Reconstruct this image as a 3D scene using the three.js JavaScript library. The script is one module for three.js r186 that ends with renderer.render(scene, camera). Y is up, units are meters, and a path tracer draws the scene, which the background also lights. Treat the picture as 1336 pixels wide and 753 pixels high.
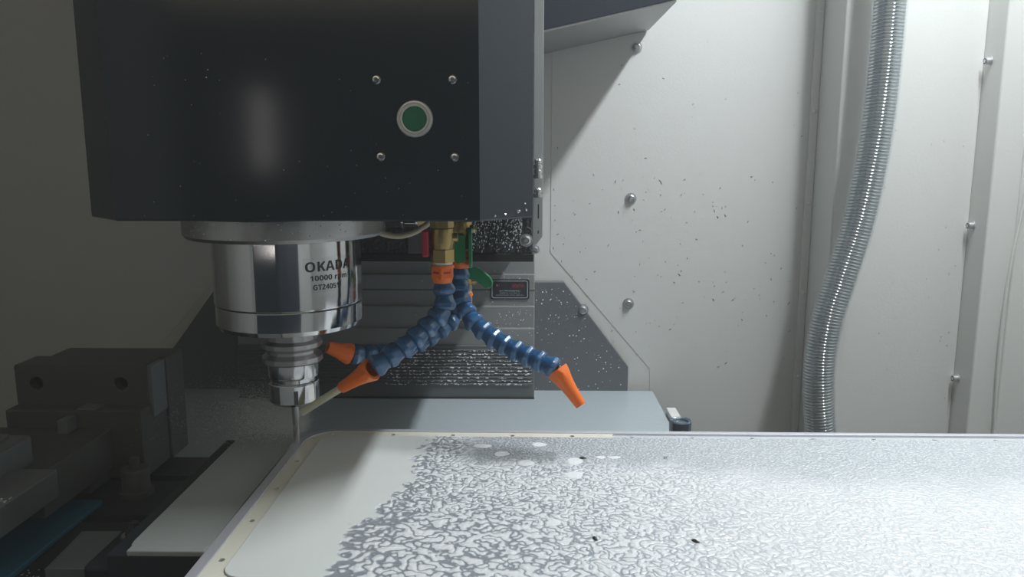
import * as THREE from 'three';
import { RoundedBoxGeometry } from 'three/addons/geometries/RoundedBoxGeometry.js';
import { mergeGeometries, mergeVertices, toCreasedNormals } from 'three/addons/utils/BufferGeometryUtils.js';
import { RectAreaLightUniformsLib } from 'three/addons/lights/RectAreaLightUniformsLib.js';
import { ImprovedNoise } from 'three/addons/math/ImprovedNoise.js';

/* ------------------------------------------------------------------ camera, light, exposure */
const W = 1336, H = 753, F = 1030;                        // focal length in pixels
const scene = new THREE.Scene();
const camera = new THREE.PerspectiveCamera(2 * Math.atan(H / 2 / F) * 180 / Math.PI, W / H, 0.02, 30);
camera.position.set(0, 1.25, 0);
camera.rotation.order = 'YXZ';
camera.rotation.set(-9.55 * Math.PI / 180, Math.atan(17 / F), 0);
const renderer = new THREE.WebGLRenderer({ antialias: true });
renderer.toneMapping = THREE.LinearToneMapping;
renderer.toneMappingExposure = 1.0;
renderer.shadowMap.enabled = true;
scene.fog = new THREE.FogExp2(0xf2f4ef, 0.07);            // thin coolant mist hanging in the machine
RectAreaLightUniformsLib.init();

scene.background = new THREE.Color(0.74, 0.63, 0.46);   // dim warm workshop beyond the open door
const LAMP = { x: 0.70, y: 2.22, z: -0.98, w: 0.055, l: 0.56, power: 228 };
const lampLight = new THREE.RectAreaLight(0xf4fbff, LAMP.power, LAMP.w, LAMP.l);
lampLight.name = 'work_lamp_light';
lampLight.position.set(LAMP.x - 0.016, LAMP.y - 0.03, LAMP.z);
lampLight.up.set(0, 0, 1);
lampLight.lookAt(LAMP.x - 0.36, LAMP.y - 1.0, LAMP.z);
scene.add(lampLight);

/* ------------------------------------------------------------------ helpers */
let seed = 20240;
const rnd = () => { seed = (seed * 1664525 + 1013904223) % 4294967296; return seed / 4294967296; };
const rr = (a, b) => a + (b - a) * rnd();
const PN = new ImprovedNoise();
const noise = (x, y, z = 0.37) => PN.noise(x, y, z);
const fbm = (x, y, z = 0.5, o = 4) => { let s = 0, a = 0.5, f = 1; for (let i = 0; i < o; i++) { s += a * noise(x * f, y * f, z + i * 7.3); a *= 0.5; f *= 2.03; } return s; };
const sm = (a, b, x) => { const t = Math.min(1, Math.max(0, (x - a) / (b - a))); return t * t * (3 - 2 * t); };
const used = new Map();
function numbered(name) { const n = used.get(name) ?? 0; used.set(name, n + 1); return n ? name + '_' + String(n).padStart(3, '0') : name; }
function thing(name, label, category, pos = [0, 0, 0], group) {
  const o = new THREE.Group(); o.name = numbered(name); o.position.set(...pos); scene.add(o);
  o.userData = { label, category }; if (group) o.userData.group = group;
  return o;
}
function structure(name) { const o = new THREE.Group(); o.name = name; o.userData = { kind: 'structure' }; scene.add(o); return o; }
function part(name, geo, mat, parent, label) { const m = new THREE.Mesh(geo, mat); m.name = name; parent.add(m); if (label) m.userData.label = label; return m; }
function metres(g) {                                       // uv in metres by the way a face points
  const p = g.attributes.position, n = g.attributes.normal, uv = new Float32Array(p.count * 2);
  for (let i = 0; i < p.count; i++) {
    const ax = Math.abs(n.getX(i)), ay = Math.abs(n.getY(i)), az = Math.abs(n.getZ(i));
    const [u, v] = ay >= ax && ay >= az ? [p.getX(i), -p.getZ(i)] : ax > az ? [p.getZ(i), p.getY(i)] : [p.getX(i), p.getY(i)];
    uv[i * 2] = u; uv[i * 2 + 1] = v;
  }
  g.setAttribute('uv', new THREE.BufferAttribute(uv, 2)); return g;
}
const bx = (x0, x1, y0, y1, z0, z1, r = 0.0015) => {
  const w = Math.abs(x1 - x0), h = Math.abs(y1 - y0), d = Math.abs(z1 - z0);
  const g = new RoundedBoxGeometry(w, h, d, 2, Math.min(r, w / 2.1, h / 2.1, d / 2.1));
  g.translate((x0 + x1) / 2, (y0 + y1) / 2, (z0 + z1) / 2); return metres(g);
};
const lathe = (pts, seg = 48) => new THREE.LatheGeometry(pts.map(([r, y]) => new THREE.Vector2(Math.max(r, 0.00001), y)), seg);
const crease = (g, a = 0.6) => toCreasedNormals(g, a);
const shapeOf = (pts) => { const s = new THREE.Shape(); pts.forEach(([x, y], i) => i ? s.lineTo(x, y) : s.moveTo(x, y)); s.closePath(); return s; };
const prism = (pts, depth, bevel = 0.0008) => new THREE.ExtrudeGeometry(Array.isArray(pts) ? shapeOf(pts) : pts, { depth, bevelEnabled: bevel > 0, bevelSize: bevel, bevelOffset: -bevel, bevelThickness: bevel, bevelSegments: 2, curveSegments: 10 });
const mg = (list) => mergeGeometries(list.map((g) => { const q = g.index ? g.toNonIndexed() : g; for (const k of Object.keys(q.attributes)) if (!['position', 'normal', 'uv'].includes(k)) q.deleteAttribute(k); return q; }), false);
const place = (g, pos, dir) => { const q = new THREE.Quaternion().setFromUnitVectors(new THREE.Vector3(0, 1, 0), new THREE.Vector3(...dir).normalize()); return g.applyMatrix4(new THREE.Matrix4().compose(new THREE.Vector3(...pos), q, new THREE.Vector3(1, 1, 1))); };
const tube = (pts, r, seg = 40, rad = 12) => new THREE.TubeGeometry(new THREE.CatmullRomCurve3(pts.map((p) => new THREE.Vector3(...p)), false, 'centripetal'), seg, r, rad, false);
function rounded(x0, y0, x1, y1, r) {                      // r: [x0y0, x1y0, x1y1, x0y1]
  const s = new THREE.Shape(), [a, b, c, d] = Array.isArray(r) ? r : [r, r, r, r];
  s.moveTo(x0 + a, y0); s.lineTo(x1 - b, y0); s.absarc(x1 - b, y0 + b, b, -Math.PI / 2, 0); s.lineTo(x1, y1 - c); s.absarc(x1 - c, y1 - c, c, 0, Math.PI / 2);
  s.lineTo(x0 + d, y1); s.absarc(x0 + d, y1 - d, d, Math.PI / 2, Math.PI); s.lineTo(x0, y0 + a); s.absarc(x0 + a, y0 + a, a, Math.PI, Math.PI * 1.5); return s;
}
function tex(w, h, fn, srgb, rep) {
  const d = new Uint8Array(w * h * 4);
  for (let y = 0; y < h; y++) for (let x = 0; x < w; x++) { const c = fn(x / w, y / h, x, y), o = (y * w + x) * 4; const a = Array.isArray(c) ? c : [c, c, c]; for (let k = 0; k < 3; k++) d[o + k] = Math.max(0, Math.min(255, Math.round(a[k] * 255))); d[o + 3] = 255; }
  const t = new THREE.DataTexture(d, w, h); t.magFilter = THREE.LinearFilter; t.minFilter = THREE.LinearFilter; t.wrapS = t.wrapT = THREE.RepeatWrapping; if (srgb) t.colorSpace = THREE.SRGBColorSpace; if (rep) t.repeat.set(...rep); t.needsUpdate = true; return t;
}
const tile = (f) => (u, v) => { // seamless blend of a plane noise
  const a = f(u, v), b = f(u - 1, v), c = f(u, v - 1), d = f(u - 1, v - 1), s = sm(0, 1, u), t = sm(0, 1, v);
  return (a * (1 - s) + b * s) * (1 - t) + (c * (1 - s) + d * s) * t;
};
function scatter(name, geo, mat, parent, list) {            // list of Matrix4; nobody could count them
  const m = new THREE.InstancedMesh(geo, mat, list.length); list.forEach((x, i) => m.setMatrixAt(i, x)); m.name = name; m.userData.kind = 'stuff'; parent.add(m); return m;
}
const M4 = (p, e = [0, 0, 0], s = [1, 1, 1]) => new THREE.Matrix4().compose(new THREE.Vector3(...p), new THREE.Quaternion().setFromEuler(new THREE.Euler(...e)), new THREE.Vector3(...s));

/* ------------------------------------------------------------------ textures and materials */
const grain = tex(512, 512, tile((u, v) => 0.5 + 0.9 * fbm(u * 60, v * 60, 1.1, 3)), false, [6, 6]);
const peel = tex(512, 512, tile((u, v) => 0.5 + 0.8 * fbm(u * 34, v * 34, 2.2, 3)), false, [8, 8]);
const wet = tex(1024, 1024, tile((u, v) => { const n = noise(u * 70 + noise(u * 30, v * 30) * 2, v * 46 + noise(u * 22, v * 22, 3) * 2, 5.5); return 0.5 + 0.5 * Math.sign(n) * Math.pow(Math.abs(n), 0.5); }), false, [4, 4]);
const worn = tex(512, 512, tile((u, v) => 0.62 + 0.7 * fbm(u * 14, v * 14, 4.4, 5)), false, [3, 3]);
const M = {};
const std = (k, color, roughness, metalness = 0, extra = {}) => (M[k] = new THREE.MeshPhysicalMaterial({ color: new THREE.Color(...color), roughness, metalness, ...extra }));
const bump = (t, s) => ({ bumpMap: t, bumpScale: s });
std('white', [0.70, 0.70, 0.675], 0.42, 0, bump(peel, 0.00012));
std('head', [0.022, 0.030, 0.042], 0.13, 0, bump(grain, 0.000012));
std('plateblack', [0.021, 0.029, 0.040], 0.13, 0, bump(grain, 0.000012));
std('casting', [0.030, 0.037, 0.046], 0.22, 0, bump(wet, 0.0022));
std('slate', [0.13, 0.14, 0.152], 0.38, 0, bump(grain, 0.00012));
std('slat', [0.32, 0.325, 0.33], 0.36, 0.3, bump(grain, 0.00006));
std('steel', [0.62, 0.63, 0.64], 0.11, 1, { ...bump(grain, 0.000008) });
std('steelrough', [0.5, 0.5, 0.5], 0.36, 1, bump(grain, 0.00004));
std('chrome', [0.72, 0.72, 0.72], 0.14, 1);
std('galvplate', [0.42, 0.44, 0.44], 0.4, 0.3, bump(grain, 0.00006));
std('bolt', [0.62, 0.63, 0.64], 0.38, 0.9);
std('darksteel', [0.10, 0.105, 0.11], 0.4, 0.7, { ...bump(worn, 0.0002) });
std('cast', [0.115, 0.115, 0.110], 0.5, 0.2, { ...bump(grain, 0.0001) });
std('hole', [0.008, 0.008, 0.008], 0.8);
std('brass', [0.50, 0.37, 0.15], 0.32, 1, bump(grain, 0.00004));
std('orange', [0.84, 0.165, 0.018], 0.38);
std('loc', [0.022, 0.10, 0.235], 0.3, 0, { clearcoat: 0.5, clearcoatRoughness: 0.15 });
std('green', [0.012, 0.22, 0.085], 0.35);
std('buttongreen', [0.010, 0.17, 0.085], 0.4);
std('red', [0.42, 0.02, 0.04], 0.45);
std('cream', [0.62, 0.53, 0.40], 0.45);
std('tubepale', [0.60, 0.60, 0.45], 0.4);
std('ptfe', [0.75, 0.74, 0.70], 0.6);
std('blackrubber', [0.012, 0.013, 0.015], 0.5);
std('alu', [0.60, 0.61, 0.64], 0.34, 1, bump(grain, 0.00003));
std('wetmetal', [0.66, 0.68, 0.71], 0.4, 0.3, bump(grain, 0.00003));
std('rim', [0.64, 0.64, 0.69], 0.42, 0.5, bump(grain, 0.00004));
std('coolant', [0.74, 0.72, 0.62], 0.12);
std('greybar', [0.40, 0.43, 0.42], 0.5, 0, bump(grain, 0.00006));
std('blockgreyish', [0.2, 0.215, 0.22], 0.45, 0.1);
std('visesteel', [0.24, 0.25, 0.255], 0.36, 0.5, bump(worn, 0.00015));
std('navyblock', [0.022, 0.030, 0.040], 0.5, 0.2, bump(grain, 0.0001));
std('blue', [0.028, 0.17, 0.27], 0.4, 0, bump(grain, 0.00008));
std('rearcover', [0.46, 0.52, 0.55], 0.3, 0.1);
std('cap', [0.085, 0.12, 0.16], 0.3, 0, { clearcoat: 0.4 });
std('hosegrey', [0.48, 0.51, 0.53], 0.3);
std('wire', [0.66, 0.68, 0.70], 0.07, 1);
std('sleeve', [0.93, 0.95, 0.96], 0.06, 0, { transmission: 1, thickness: 0, ior: 1.4 });
std('drop', [0.9, 0.92, 0.93], 0.03, 0, { transmission: 0.0, clearcoat: 1 });
std('chip', [0.10, 0.10, 0.095], 0.4, 0.6);
std('chipbright', [0.8, 0.8, 0.78], 0.25, 0.6);
std('doornavy', [0.03, 0.04, 0.06], 0.4, 0, bump(peel, 0.0001));
std('floor', [0.10, 0.105, 0.11], 0.6, 0, bump(worn, 0.0004));

/* ------------------------------------------------------------------ the setting: the machine enclosure */
const floorS = structure('floor'); part('floor_pan', bx(-1.3, 1.25, 0.38, 0.42, -1.6, 0.5), M.floor, floorS);
const ceilingS = structure('ceiling'); part('ceiling_sheet', bx(-1.3, 1.25, 2.4, 2.44, -1.6, 0.5), M.white, ceilingS);
const wallL = structure('wall_left'); part('wall_sheet', bx(-1.29, -1.25, 0.42, 2.4, -1.5, 0.44), M.white, wallL);
const wallR = structure('wall_right'); part('wall_sheet', bx(1.15, 1.19, 0.42, 2.4, -1.5, 0.44), M.white, wallR);
const wallB = structure('wall_back'); part('wall_sheet', bx(-1.25, 0.521, 0.42, 2.4, -1.50, -1.452), M.white, wallB);
const wallF = structure('wall_front');
part('door_sill', bx(-1.25, 1.15, 0.42, 0.75, 0.40, 0.44), M.white, wallF); part('door_leaf', bx(-0.80, 0.55, 0.75, 1.57, 0.40, 0.44), M.doornavy, wallF); part('door_head', bx(-1.25, 1.15, 2.05, 2.4, 0.40, 0.44), M.white, wallF);
part('door_post', bx(-1.25, -0.80, 0.75, 2.05, 0.40, 0.44), M.white, wallF); part('door_post', bx(0.55, 1.15, 0.75, 2.05, 0.40, 0.44), M.white, wallF);
// raised sheet with a cut corner on the right of the column, and its mirror image on the left
const sheetPts = [[0.047, 2.36], [0.047, 1.073], [0.237, 0.852], [0.237, 0.46], [0.519, 0.46], [0.519, 2.36]];
const rs = prism(sheetPts, 0.0008, 0.0003); rs.translate(0, 0, -1.4523); part('sheet_panel', rs, M.white, wallB);
const ls = prism(sheetPts.map(([x, y]) => [-0.49 - x, y]).reverse(), 0.0008, 0.0003); ls.translate(0, 0, -1.4523); part('sheet_panel', ls, M.white, wallB);
// button-head bolts of the sheet
const boltHead = lathe([[0, 0.0062], [0.0032, 0.0062], [0.0034, 0.0022], [0.0046, 0.0022], [0.0048, 0.0058], [0.0064, 0.0048], [0.0078, 0.0022], [0.0080, 0], [0.0105, 0], [0.0105, -0.0012], [0, -0.0012]], 24).rotateX(Math.PI / 2);
const bigBolt = crease(boltHead, 0.5);
for (const [x, y] of [[0.196, 1.439], [0.193, 1.173], [0.193, 0.978], [0.108, 0.966]]) { const b = part('bolt', bigBolt, M.bolt, wallB); b.position.set(x, y, x < 0.15 ? -1.4295 : -1.4500); if (x < 0.15) b.position.add(new THREE.Vector3(-0.001, 0.004, 0)); }
// welded edge flange and small rivets where the back sheet meets the right side box
part('edge_flange', bx(0.507, 0.521, 0.42, 2.4, -1.452, -1.444, 0.002), M.white, wallB);
const rivet = lathe([[0, 0.003], [0.003, 0.0022], [0.0042, 0]], 14).rotateX(Math.PI / 2);
for (const y of [1.499, 1.328, 1.165, 1.0, 0.84]) { const r = part('rivet', rivet, M.white, wallB); r.position.set(0.514, y, -1.4442); }
const chips = [];
for (let i = 0; i < 190; i++) { const x = rr(0.05, 0.5), y = rnd() < 0.75 ? rr(0.84, 1.22) : rr(0.9, 1.45); const s = rr(0.4, 1.3); chips.push(M4([x, y, -1.4510], [0, 0, rr(0, 6.3)], [s * rr(0.6, 1.8), s, 1])); }
scatter('chip', new RoundedBoxGeometry(0.0028, 0.0009, 0.0008, 1, 0.0003), M.chip, wallB, chips);
// right-hand box panels stepping towards the door
const wallBR = structure('wall_back_right');
part('box_panel', bx(0.521, 0.752, 0.42, 2.4, -1.50, -1.35, 0.003), M.white, wallBR);
part('box_panel', bx(0.752, 0.80, 0.42, 2.4, -1.50, -1.297, 0.003), M.white, wallBR);
part('box_panel', bx(0.798, 1.15, 0.42, 2.4, -1.50, -1.294, 0.003), M.white, wallBR);
const sideBolt = crease(lathe([[0, 0.008], [0.0028, 0.008], [0.003, 0.004], [0.0045, 0.004], [0.0048, 0.0078], [0.0058, 0.007], [0.006, 0], [0.0078, 0], [0.0078, -0.0012], [0, -0.0012]], 20).rotateZ(Math.PI / 2), 0.5);
for (const [y, z] of [[1.401, -1.334], [1.134, -1.338], [0.868, -1.34]]) { const b = part('bolt', sideBolt, M.bolt, wallBR); b.position.set(0.751, y, z); }
const sidechips = []; for (let i = 0; i < 26; i++) sidechips.push(M4([rr(0.6, 0.74), rr(0.8, 1.3), -1.3498], [0, 0, rr(0, 6.3)], [rr(0.4, 1), rr(0.4, 1), 1]));
scatter('chip', new RoundedBoxGeometry(0.0026, 0.0009, 0.0008, 1, 0.0003), M.chip, wallBR, sidechips);

/* ------------------------------------------------------------------ lamp */
{
  const t = thing('work_lamp', 'long white work lamp under the ceiling by the right wall', 'lamp', [LAMP.x, LAMP.y, LAMP.z]);
  const inner = new THREE.Group(); inner.name = 'lamp_body'; inner.rotation.z = -0.346; t.add(inner);
  part('housing', bx(-0.035, 0.035, 0.0, 0.03, -LAMP.l / 2 - 0.02, LAMP.l / 2 + 0.02, 0.004), M.bolt, inner);
  std('lampglow', [0.9, 0.9, 0.9], 0.5, 0, { emissive: new THREE.Color(0.95, 1, 1), emissiveIntensity: 6 });
  part('diffuser', bx(-LAMP.w / 2, LAMP.w / 2, -0.010, 0.001, -LAMP.l / 2, LAMP.l / 2, 0.003), M.lampglow, inner);
  for (const z of [-0.25, 0.25]) part('bracket', bx(0.02, 0.05, 0.02, 0.165, z - 0.015, z + 0.015, 0.002), M.bolt, t);
}

{
  const t = thing('status_lamp', 'narrow upright status lamp on the inside of the machine door', 'lamp', [-0.585, 1.305, 0.392]);
  std('statusglow', [0.8, 0.8, 0.8], 0.5, 0, { emissive: new THREE.Color(1, 0.93, 0.9), emissiveIntensity: 1.35 });
  part('lamp_base', bx(-0.03, 0.03, -0.10, 0.10, -0.004, 0.008, 0.002), M.bolt, t);
  part('diffuser', bx(-0.019, 0.019, -0.085, 0.085, -0.014, -0.004, 0.004), M.statusglow, t);
  const l = new THREE.RectAreaLight(0xffede6, 1.35, 0.038, 0.17); l.name = 'status_lamp_light'; l.position.set(-0.585, 1.305, 0.376); l.lookAt(-0.585, 1.305, -1); scene.add(l);
}

/* ------------------------------------------------------------------ machine head */
const head = thing('headstock', 'large black machine head with chamfered sides and a green push button', 'headstock');
{
  const c = 0.047, pts = [[-0.366, -0.70], [-0.040, -0.70], [0.007, -0.70 - c], [0.007, -1.02], [-0.413, -1.02], [-0.413, -0.70 - c]];
  const g = prism(pts.map(([x, z]) => [x, z]).reverse(), 1.03, 0.0016); g.rotateX(Math.PI / 2); // (x, z, -depth)
  g.translate(0, 1.194 + 1.03, 0); metres(g);
  part('head_cover', g, M.head, head);
  part('casting', bx(-0.352, 0.010, 1.1175, 2.2, -1.40, -1.0, 0.003), M.casting, head);
  part('lip', bx(-0.352, 0.011, 1.1168, 1.1265, -1.01, -0.9965, 0.001), M.blackrubber, head);
  part('casting_tag', bx(-0.149, -0.121, 1.126, 1.156, -1.0, -0.998, 0.0005), M.slate, head);
  const wd = []; for (let i = 0; i < 700; i++) { const s = rr(0.25, 0.8); wd.push(M4([-0.004 - Math.pow(rnd(), 1.4) * 0.085, 1.129 + Math.pow(rnd(), 0.8) * 0.066, -0.9999], [0, 0, rr(-0.3, 0.3)], [s * rr(0.5, 1.1), s * rr(0.9, 2.2), s * 0.35])); }
  scatter('droplet', new THREE.SphereGeometry(0.0011, 8, 6), M.drop, head, wd);
  const sp = prism([[0.012, 2.1], [0.012, 1.118], [0.0135, 1.118], [0.0255, 1.134], [0.0255, 2.1]], 0.003, 0.0005); sp.translate(0, 0, -1.15); const side = part('fitting_plate', sp, M.galvplate, head, 'narrow pale side plate with slots and round fittings');
  part('slot', bx(0.0183, 0.0202, 1.160, 1.181, -1.1478, -1.1463, 0.0004), M.hole, side);
  part('slot', bx(0.0183, 0.0202, 1.138, 1.143, -1.1478, -1.1463, 0.0004), M.hole, side);
  const fit = crease(lathe([[0, 0.014], [0.004, 0.014], [0.0055, 0.012], [0.0055, 0.008], [0.0045, 0.0075], [0.0045, 0.006], [0.0065, 0.0055], [0.0065, 0.001], [0.005, 0], [0, 0]], 20), 0.5);
  for (const y of [1.2385, 1.2245, 1.1975]) { const f = part('fitting', fit, M.chrome, side); f.position.set(0.0185, y - 0.007, -1.137); }
  const nut = part('bolt', bigBolt, M.bolt, head); nut.position.set(0.0015, 1.144, -0.9985); nut.scale.setScalar(0.8);
  const nut2 = part('bolt', bigBolt, M.bolt, head); nut2.position.set(0.0145, 1.118, -1.12); nut2.scale.setScalar(0.6);
  // access panel with four screws and the push button
  const panel = part('access_panel', prism(rounded(-0.1355, 1.2425, -0.0555, 1.3215, 0.001), 0.0006, 0.0002).translate(0, 0, -0.70), M.plateblack, head);
  const scr = crease(lathe([[0, 0.002], [0.0016, 0.002], [0.0019, 0.0034], [0.0030, 0.0028], [0.0040, 0.0012], [0.0042, 0]], 20).rotateX(Math.PI / 2), 0.7);
  for (const [x, y] of [[-0.1285, 1.3147], [-0.0628, 1.3147], [-0.1265, 1.2492], [-0.0618, 1.2487]]) { const s = part('screw', scr, M.chrome, panel); s.position.set(x, y, -0.6993); }
  const bezel = crease(lathe([[0.0108, 0.0000], [0.0108, 0.0026], [0.0112, 0.0030], [0.0122, 0.0030], [0.0128, 0.0016], [0.0136, 0.0016], [0.0140, 0.0030], [0.0150, 0.0026], [0.0158, 0.0006], [0.0158, 0]], 64).rotateX(Math.PI / 2), 0.8);
  const pb = part('push_button', crease(lathe([[0, 0.0022], [0.0085, 0.0021], [0.0102, 0.0016], [0.0107, 0.0004], [0.0107, 0]], 48).rotateX(Math.PI / 2), 0.6), M.buttongreen, head, 'round green push button with a bright metal bezel');
  pb.position.set(-0.096, 1.2815, -0.6993);
  std('bezelmetal', [0.78, 0.78, 0.77], 0.34, 0.55); part('bezel', bezel, M.bezelmetal, pb);
  // bright dried chips on the head's lower edge
  const specks = [];
  for (const [x, y, z, s] of [[-0.052, 1.1948, -0.6993, 1.2], [-0.027, 1.1965, -0.712, 1.5], [-0.018, 1.1972, -0.722, 1.6], [-0.006, 1.199, -0.733, 2.2], [0.001, 1.2, -0.741, 1.8], [-0.0, 1.206, -0.7395, 1.3]]) specks.push(M4([x, y, z + 0.0006], [rr(0, 3), rr(0, 3), rr(0, 3)], [s * 0.7, s * 0.4, s * 0.5]));
  for (let i = 0; i < 46; i++) specks.push(M4([rr(-0.36, -0.045), 1.197 + Math.pow(rnd(), 2) * 0.14, -0.6994], [0, 0, rr(0, 6)], [rr(0.15, 0.5), rr(0.15, 0.5), 0.3]));
  scatter('speck', new THREE.IcosahedronGeometry(0.0013, 0), M.chipbright, head, specks);
}
/* dark sloping cover right of the head */
{
  const t = thing('cover_bracket', 'dark navy sheet metal cover with a sloping lower edge right of the black head', 'cover');
  const slope = (0.0435) / 0.198;
  const yb = (x) => 1.427 + (x - 0.016) * slope;
  const g = prism([[0.010, yb(0.010)], [0.2165, yb(0.2165)], [0.2165, 1.98], [0.010, 1.98]], 0.258, 0.001); g.translate(0, 0, -1.4478); metres(g);
  std('navy', [0.022, 0.033, 0.058], 0.4, 0, bump(grain, 0.00006));
  part('cover_sheet', g, M.navy, t);
  const b = prism([[0.012, yb(0.012) - 0.003], [0.2165, yb(0.2165) - 0.003], [0.2165, yb(0.2165)], [0.012, yb(0.012)]], 0.258, 0); b.translate(0, 0, -1.4478); metres(b);
  std('galv', [0.36, 0.37, 0.37], 0.42, 0.4, bump(grain, 0.00006));
  part('underside_sheet', b, M.galv, t, 'bare grey underside sheet');
}

/* ------------------------------------------------------------------ spindle, tool holder, end mill */
const SX = -0.249, SZ = -0.82;
{
  const t = thing('spindle', 'polished steel spindle nose with a wide flange under the black head', 'spindle', [SX, 1.0, SZ]);
  part('flange', crease(lathe([[0.02, 0.192], [0.099, 0.192], [0.102, 0.190], [0.102, 0.1725], [0.099, 0.169], [0.07, 0.169]], 96), 0.5), M.steelrough, t);
  part('housing', crease(lathe([[0.074, 0.172], [0.0755, 0.165], [0.0755, 0.1005], [0.0745, 0.0990], [0.07, 0.0990]], 96), 0.5), M.steel, t);
  part('clamp_ring', crease(lathe([[0.07, 0.0985], [0.0742, 0.0985], [0.0748, 0.0975], [0.0748, 0.079], [0.0725, 0.0745], [0.030, 0.0735], [0.024, 0.073]], 96), 0.4), M.steel, t);
  // printed lettering round the housing
  const c = document.createElement('canvas'); c.width = 1024; c.height = 640; const x = c.getContext('2d');
  x.fillStyle = '#000'; x.fillRect(0, 0, 1024, 640); x.fillStyle = '#fff'; x.textBaseline = 'alphabetic';
  x.save(); x.translate(20, 250); x.scale(1.22, 1); x.font = 'bold 250px sans-serif'; x.fillText('OKADA', 0, 0, 800); x.restore();
  x.save(); x.translate(110, 420); x.scale(1.25, 1); x.font = 'bold 132px sans-serif'; x.fillText('10000 rpm', 0, 0, 640); x.restore();
  x.font = 'bold 136px sans-serif'; x.fillText('GT24051', 160, 590, 600);
  const ct = new THREE.CanvasTexture(c); 
  const a0 = 27 * Math.PI / 180, a1 = 70 * Math.PI / 180;
  const g = new THREE.CylinderGeometry(0.07565, 0.07565, 0.0345, 40, 1, true, a0, a1 - a0); g.translate(0, 0.1345, 0);
  const m = std('print', [0.022, 0.026, 0.034], 0.5, 0, { alphaMap: ct, transparent: true });
  part('lettering', g, m, t, 'dark printed lettering on the steel');
  const specks = []; for (let i = 0; i < 60; i++) { const a = rr(-0.9, 1.1), r = 0.1022; specks.push(M4([Math.sin(a) * r, rr(0.173, 0.19), Math.cos(a) * r], [0, a, rr(0, 3)], [rr(0.4, 1), rr(0.3, 0.7), 0.5])); }
  scatter('speck', new THREE.IcosahedronGeometry(0.0012, 0), M.chipbright, t, specks);
}
{
  const t = thing('tool_holder', 'steel tool holder with grooved collar below the spindle', 'tool holder', [SX, 1.0, SZ]);
  part('collar', crease(lathe([[0.018, 0.0735], [0.0268, 0.0735], [0.0268, 0.058], [0.030, 0.0565], [0.0315, 0.055], [0.0315, 0.0505], [0.0265, 0.0465], [0.0265, 0.0435], [0.0315, 0.0395], [0.0315, 0.0345], [0.030, 0.033], [0.022, 0.033]], 64), 0.45), M.steelrough, t);
  part('body', crease(lathe([[0.022, 0.0335], [0.0262, 0.0330], [0.0262, 0.0185], [0.0255, 0.0170], [0.023, 0.0160], [0.023, 0.0120], [0.0255, 0.0110], [0.02, 0.011]], 64), 0.45), M.steel, t);
  const nut = part('collet_nut', crease(lathe([[0.02, 0.0115], [0.0255, 0.0112], [0.0262, 0.0100], [0.0262, -0.0090], [0.0245, -0.0115], [0.0085, -0.0125], [0.004, -0.0115]], 64), 0.45), M.steel, t);
  for (let i = 0; i < 6; i++) { const a = i * Math.PI / 3 + 0.35; const s = part('wrench_slot', bx(-0.0022, 0.0022, -0.009, 0.006, -0.0006, 0.0006, 0.0004), M.darksteel, nut); s.position.set(Math.sin(a) * 0.0258, 0, Math.cos(a) * 0.0258); s.rotation.y = a; }
}
{
  const t = thing('end_mill', 'thin carbide end mill below the tool holder at the corner of the plate', 'cutting tool', [SX, 0.9405, SZ]);
  part('shank', crease(lathe([[0, 0.052], [0.0036, 0.052], [0.0036, 0.024], [0.0032, 0.022], [0, 0.022]], 24), 0.5), M.steelrough, t);
  // fluted lower end: four-lobed section twisted along its length
  const fl = new THREE.CylinderGeometry(0.0034, 0.0034, 0.023, 32, 40, false), p = fl.attributes.position, v = new THREE.Vector3();
  for (let i = 0; i < p.count; i++) { v.fromBufferAttribute(p, i); const a = Math.atan2(v.z, v.x), r = Math.hypot(v.x, v.z); const k = 1 - 0.34 * Math.pow(0.5 + 0.5 * Math.sin(4 * a + v.y * 420), 1.5); p.setXYZ(i, Math.cos(a) * r * k, v.y, Math.sin(a) * r * k); }
  fl.computeVertexNormals(); fl.translate(0, 0.0115, 0); part('flute', fl, M.steelrough, t);
}

/* ------------------------------------------------------------------ ball valves, segmented coolant hoses */
const hex = (r, h, y) => new THREE.CylinderGeometry(r, r, h, 6, 1).translate(0, y + h / 2, 0).toNonIndexed();
const cyl = (r, h, y, r2 = r) => new THREE.CylinderGeometry(r2, r, h, 28, 1).translate(0, y + h / 2, 0);
const flat = (g) => { const q = g.index ? g.toNonIndexed() : g; q.computeVertexNormals(); return q; };
function valve(label, x, top, bottom, z, spin) {           // body hangs down the y axis; the group stands at its lower end
  const t = thing('ball_valve', label, 'valve', [x, bottom, z]); const h = top - bottom;
  const body = part('valve_body', crease(lathe([[0.008, h], [0.0088, h], [0.0088, h * 0.72], [0.0112, h * 0.68], [0.0122, h * 0.55], [0.0122, h * 0.42], [0.0108, h * 0.33], [0.0108, h * 0.27], [0.008, h * 0.25]], 36), 0.5), M.brass, t);
  body.rotation.y = spin;
  const n1 = part('hex_nut', flat(hex(0.0125, h * 0.26, 0)), M.brass, t); n1.rotation.y = spin;
  const n2 = part('hex_nut', flat(hex(0.0122, h * 0.16, h * 0.7)), M.brass, t); n2.rotation.y = spin + 0.3;
  part('stem', place(cyl(0.0045, 0.016, 0), [0, h * 0.5, 0], [1, 0, 0]), M.brass, t);
  part('thread_seal', cyl(0.0105, 0.003, -0.0028), M.ptfe, t);
  return t;
}
const v1 = valve('front brass ball valve with a red handle under the black head', -0.0845, 1.193, 1.143, -0.80, 0.35);
part('lever', bx(-0.0195, -0.0125, 0.006, 0.033, -0.006, 0.012, 0.002), M.red, v1, 'red lever seen edge on');
const v2 = valve('middle brass ball valve with a green handle bent downwards', -0.069, 1.193, 1.150, -0.86, 0.1);
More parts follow.
